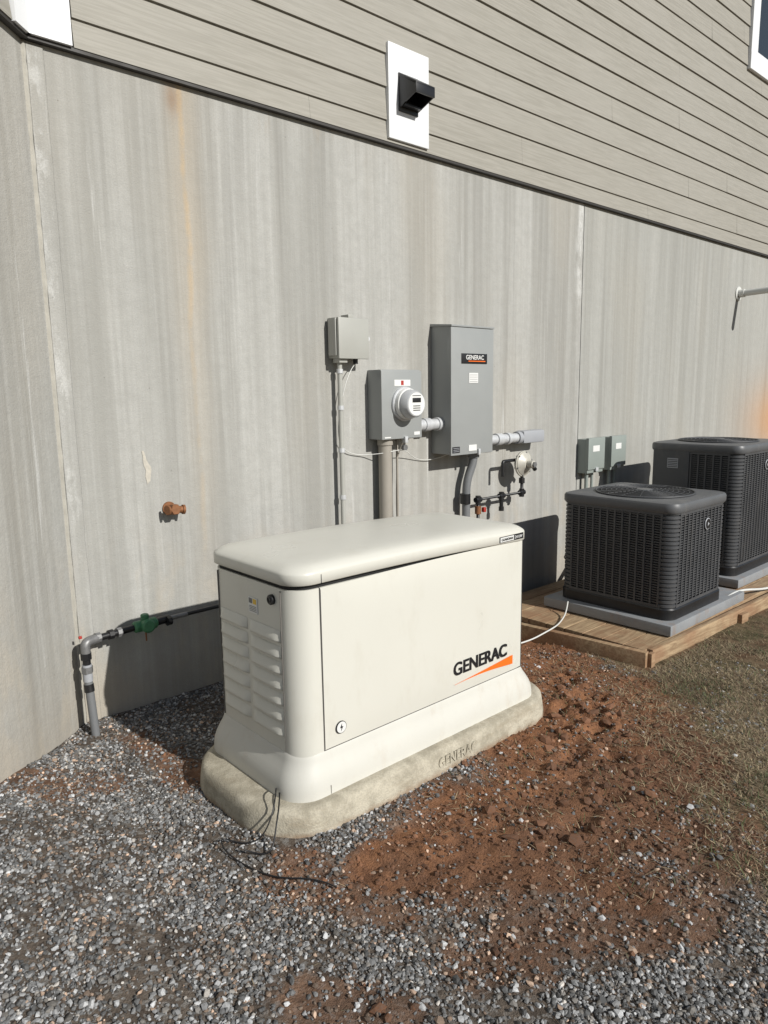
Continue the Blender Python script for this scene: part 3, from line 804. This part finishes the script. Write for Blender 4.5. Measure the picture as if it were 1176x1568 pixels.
# ------------------------------------------------------------ pvc vent at right
pv=group('pvc_vent_pipe',(8.22,-.3,2.54))
cyl('pipe',(8.22,.0,2.54),(8.22,-.62,2.555),.034,M_wpvc,pv)
cyl('collar',(8.22,0,2.54),(8.22,-.012,2.54),.075,M_wpvc,pv,bevel=.003)
cyl('coupling',(8.22,-.02,2.54),(8.22,-.07,2.541),.042,M_wpvc,pv)

# ------------------------------------------------------------ disconnect boxes
M_sage=paint('disconnect_paint',(.25,.28,.26),.45,var=.05)
for i,(xa,xb) in enumerate(((5.20,5.44),(5.56,5.79))):
    dg=group('disconnect_switch_box',((xa+xb)/2,-.05,1.0))
    box('box_body',xa,xb,-.10,0,.85,1.135,M_sage,dg,.005)
    box('box_lid',xa-.006,xb+.006,-.112,-.085,.88,1.145,M_sage,dg,.005)
    box('box_latch',(xa+xb)/2-.02,(xa+xb)/2+.02,-.122,-.11,.865,.895,M_galv,dg,.002)
    box('box_label',xa+.06,xb-.08,-.1135,-.111,1.03,1.08,M_label,dg,0)
    tube('whip',[(xa+.07,-.05,.85),(xa+.07,-.05,.62),(xa+.1,-.12,.45),(xa-.1,-.35,.35)],.016,M_sage,dg,fillet=.08)
    tube('feed',[(xa+.17,-.04,.85),(xa+.17,-.04,-.1)],.012,M_sage,dg)

# ------------------------------------------------------------ condensers
def condenser(x0,x1,y0,y1,zb,zt,service=False):
    g=group('air_conditioner_condenser',((x0+x1)/2,(y0+y1)/2,zb))
    r=.075;zb2=zb+.075;zt2=zt-.055
    loft('base_pan',[(zb,x0-.008,x1+.008,y0-.008,y1+.008,r+.01),(zb2-.01,x0-.008,x1+.008,y0-.008,y1+.008,r+.01),(zb2,x0,x1,y0,y1,r)],M_black,g,seg=8)
    loft('coil_core',[(zb2-.005,x0+.02,x1-.02,y0+.02,y1-.02,r-.015),(zt2+.01,x0+.02,x1-.02,y0+.02,y1-.02,r-.015)],M_acd,g)
    vs=[];fs=[]
    def corner(cx_,cy_,a0):
        nseg=7;z=zb2;rings=[]
        while z<zt2-.02:
            rings+=[(z,r-.012),(z+.004,r-.001),(z+.020,r-.001),(z+.0245,r-.012)];z+=.0275
        n0=len(vs)
        for z,rr in rings:
            for i in range(nseg+1):
                a=math.radians(a0-8+106*i/nseg);vs.append((cx_+rr*math.cos(a),cy_+rr*math.sin(a),z))
        m=nseg+1
        for k in range(len(rings)-1):
            for i in range(nseg): fs.append((n0+k*m+i,n0+k*m+i+1,n0+(k+1)*m+i+1,n0+(k+1)*m+i))
    corner(x1-r,y1-r,0);corner(x0+r,y1-r,90);corner(x0+r,y0+r,180);corner(x1-r,y0+r,270)
    mobj('corner_louvers',vs,fs,M_ac,g,smooth=True,angle=30)
    sl=Bag();rb=Bag()
    def face(ax,c,lo,hi,out):
        def bx(B,a,b_,d0,d1,z0,z1):
            p,q=sorted((c+out*d0,c+out*d1))
            if ax=='x': B.box(p,q,a,b_,z0,z1)
            else: B.box(a,b_,p,q,z0,z1)
        z=zb2+.01
        while z<zt2-.01: bx(sl,lo,hi,-.016,-.004,z,z+.008);z+=.0165
        n=max(1,int(round((hi-lo)/.056)));w=(hi-lo)/n
        for i in range(n+1):
            t=lo+i*w;bx(rb,t-.0065,t+.0065,-.014,.0,zb2,zt2)
        bx(rb,lo-.01,hi+.01,-.013,.001,zb2,zb2+.018);bx(rb,lo-.01,hi+.01,-.013,.001,zt2-.03,zt2)
    lo2=y1-r-.012
    if service: lo2=y1-r-.27
    face('x',x0,y0+r+.012,lo2,-1);face('x',x1,y0+r+.012,y1-r-.012,1)
    face('y',y0,x0+r+.012,x1-r-.012,-1);face('y',y1,x0+r+.012,x1-r-.012,1)
    sl.obj('louver_slats',M_ac,g);rb.obj('louver_ribs',M_ac,g)
    if service:
        box('service_panel',x0-.006,x0+.02,y1-r-.26,y1-.03,zb2,zt2,M_ac,g,.004)
        box('rating_plate',x0-.008,x0-.004,y1-r-.17,y1-r-.08,zt2-.15,zt2-.07,M_lb,g,0)
        b=Bag()
        for k in range(5): b.box(x0-.009,x0-.0075,y1-r-.165,y1-r-.085,zt2-.142+.014*k,zt2-.137+.014*k)
        b.obj('rating_plate_print',M_ink,g)
    loft('top_cover',[(zt2-.012,x0-.004,x1+.004,y0-.004,y1+.004,r),(zt2,x0-.012,x1+.012,y0-.012,y1+.012,r+.008),(zt-.02,x0-.012,x1+.012,y0-.012,y1+.012,r+.008),(zt-.006,x0-.004,x1+.004,y0-.004,y1+.004,r),(zt,x0+.015,x1-.015,y0+.015,y1-.015,r)],M_actop,g)
    cxx,cyy=(x0+x1)/2,(y0+y1)/2;R=min(x1-x0,y1-y0)/2-.06
    cyl('fan_opening',(cxx,cyy,zt-.01),(cxx,cyy,zt+.004),R,M_acd,g,48)
    for k in range(9):
        rr=R*(.16+.84*k/8);pts=[(cxx+rr*math.cos(a),cyy+rr*math.sin(a),zt+.006+.010*(1-(rr/R)**2)) for a in[2*math.pi*i/40 for i in range(41)]]
        tube('fan_guard_ring_%d'%k,pts,.0022 if k<8 else .006,M_ac,g,res=1)
    for k in range(16):
        a=2*math.pi*k/16
        tube('fan_guard_spoke_%d'%k,[(cxx+R*.14*math.cos(a),cyy+R*.14*math.sin(a),zt+.016),(cxx+R*math.cos(a),cyy+R*math.sin(a),zt+.007)],.002,M_ac,g,res=1)
    cyl('fan_hub_cap',(cxx,cyy,zt+.005),(cxx,cyy,zt+.020),R*.17,M_actop,g,30,bevel=.005)
    bx_=x0+(x1-x0)*.60
    cyl('badge_rim',(bx_,y0-.001,zt-.185),(bx_,y0-.008,zt-.185),.040,M_lb,g,30,bevel=.002)
    cyl('badge',(bx_,y0-.008,zt-.185),(bx_,y0-.0095,zt-.185),.034,M_black,g,30)
    cyl('badge_face',(bx_,y0-.0095,zt-.185),(bx_,y0-.0105,zt-.185),.016,M_lb,g,3)
    return g
condenser(4.25,5.02,-1.325,-.50,.075,.835)
condenser(5.64,6.52,-1.15,-.42,.075,1.105,True)
hp=group('equipment_pad',(4.7,-.9,0))
box('pad_slab',4.17,5.30,-1.375,-.42,.004,.073,M_plast,hp,.008)
hp2=group('equipment_pad',(6.1,-.8,0))
box('pad_slab',5.58,6.66,-1.22,-.34,.004,.073,M_plast,hp2,.008)
wd_=group('timber_platform',(5,-.9,-.1))
def beam(name,p,q,w,z0,z1):
    p=Vector((p[0],p[1],0));q=Vector((q[0],q[1],0));d=(q-p).normalized();s=Vector((-d.y,d.x,0))*w/2
    P=[]
    for a in(p,q):
        for o in(-s,s):
            for z in(z0,z1):P.append((a.x+o.x,a.y+o.y,z))
    b=Bag();b.hexa(P);return b.obj(name,M_wood,wd_,bevel=.004,smooth=True)
beam('front_beam',(3.90,-1.380),(7.0,-1.47),.04,-.15,-.002)
beam('side_beam',(3.840,-1.395),(3.73,-.45),.045,-.15,.0)
beam('end_post',(3.872,-1.39),(3.872,-1.42),.045,-.18,-.01)
b=Bag()
yy=-1.362
while yy<-.2:
    b.box(3.87,7.0,yy,yy+.135,-.04,-.004);yy+=.142
b.obj('deck_boards',M_wood,wd_,bevel=.003)
beam('mid_joint_block',(5.05,-1.435),(5.15,-1.44),.06,-.16,-.03)
tube('refrigerant_line',[(2.9,-.60,-.0),(3.4,-.78,-.02),(3.65,-.80,.02),(3.85,-.76,.008),(4.0,-.70,.01),(4.1,-.66,.02),(4.16,-.63,.08)],.0048,M_wpvc,hp,smoothcurve=True)
tube('drain_tube',[(5.05,-1.34,.06),(5.3,-1.32,.085),(5.55,-1.38,.02),(5.9,-1.42,.01),(6.6,-1.47,.0)],.009,M_wpvc,hp2,smoothcurve=True)
tube('insulated_line',[(5.35,-.03,.3),(5.3,-.15,.32),(5.2,-.35,.3),(5.05,-.6,.3)],.025,M_black,hp,smoothcurve=True)

# ------------------------------------------------------------ light
w=D.worlds.new('World');scene.world=w;w.use_nodes=True
nt=w.node_tree;nt.nodes.clear();o=nt.nodes.new('ShaderNodeOutputWorld');bg=nt.nodes.new('ShaderNodeBackground');sky=nt.nodes.new('ShaderNodeTexSky')
sky.sky_type='NISHITA';sky.sun_disc=False;sky.sun_elevation=math.radians(30.8);sky.sun_rotation=math.radians(172.6);sky.altitude=200;sky.air_density=1;sky.dust_density=.8
nt.links.new(sky.outputs[0],bg.inputs[0]);nt.links.new(bg.outputs[0],o.inputs[0]);bg.inputs[1].default_value=.065
sl=D.lights.new('sun','SUN');sl.energy=4.9;sl.angle=math.radians(.5);sl.color=(1,.975,.925)
so=D.objects.new('sun',sl);link(so)
so.rotation_euler=Vector((-.13,1,-.6)).to_track_quat('-Z','Y').to_euler();so.location=(2,-12,8)

# ------------------------------------------------------------ camera
P_,R_,Y_=math.radians(9.6),math.radians(.9),math.radians(48.1)
fh=Vector((math.cos(Y_),math.sin(Y_),0));F_=fh*math.cos(P_)+Vector((0,0,-math.sin(P_)));U_=fh*math.sin(P_)+Vector((0,0,math.cos(P_)));Rv=Vector((math.sin(Y_),-math.cos(Y_),0))
X_=Rv*math.cos(R_)-U_*math.sin(R_);Yc=Rv*math.sin(R_)+U_*math.cos(R_)
cam=D.cameras.new('camera');co=D.objects.new('camera',cam);link(co)
M=Matrix((X_,Yc,-F_)).transposed().to_4x4();M.translation=Vector((0,-3.35,1.55));co.matrix_world=M
cam.sensor_fit='VERTICAL';cam.sensor_height=36;cam.lens=1087/1568*36;cam.clip_end=500;cam.clip_start=.05
scene.camera=co
scene.view_settings.view_transform='Standard';scene.view_settings.look='None';scene.view_settings.exposure=0
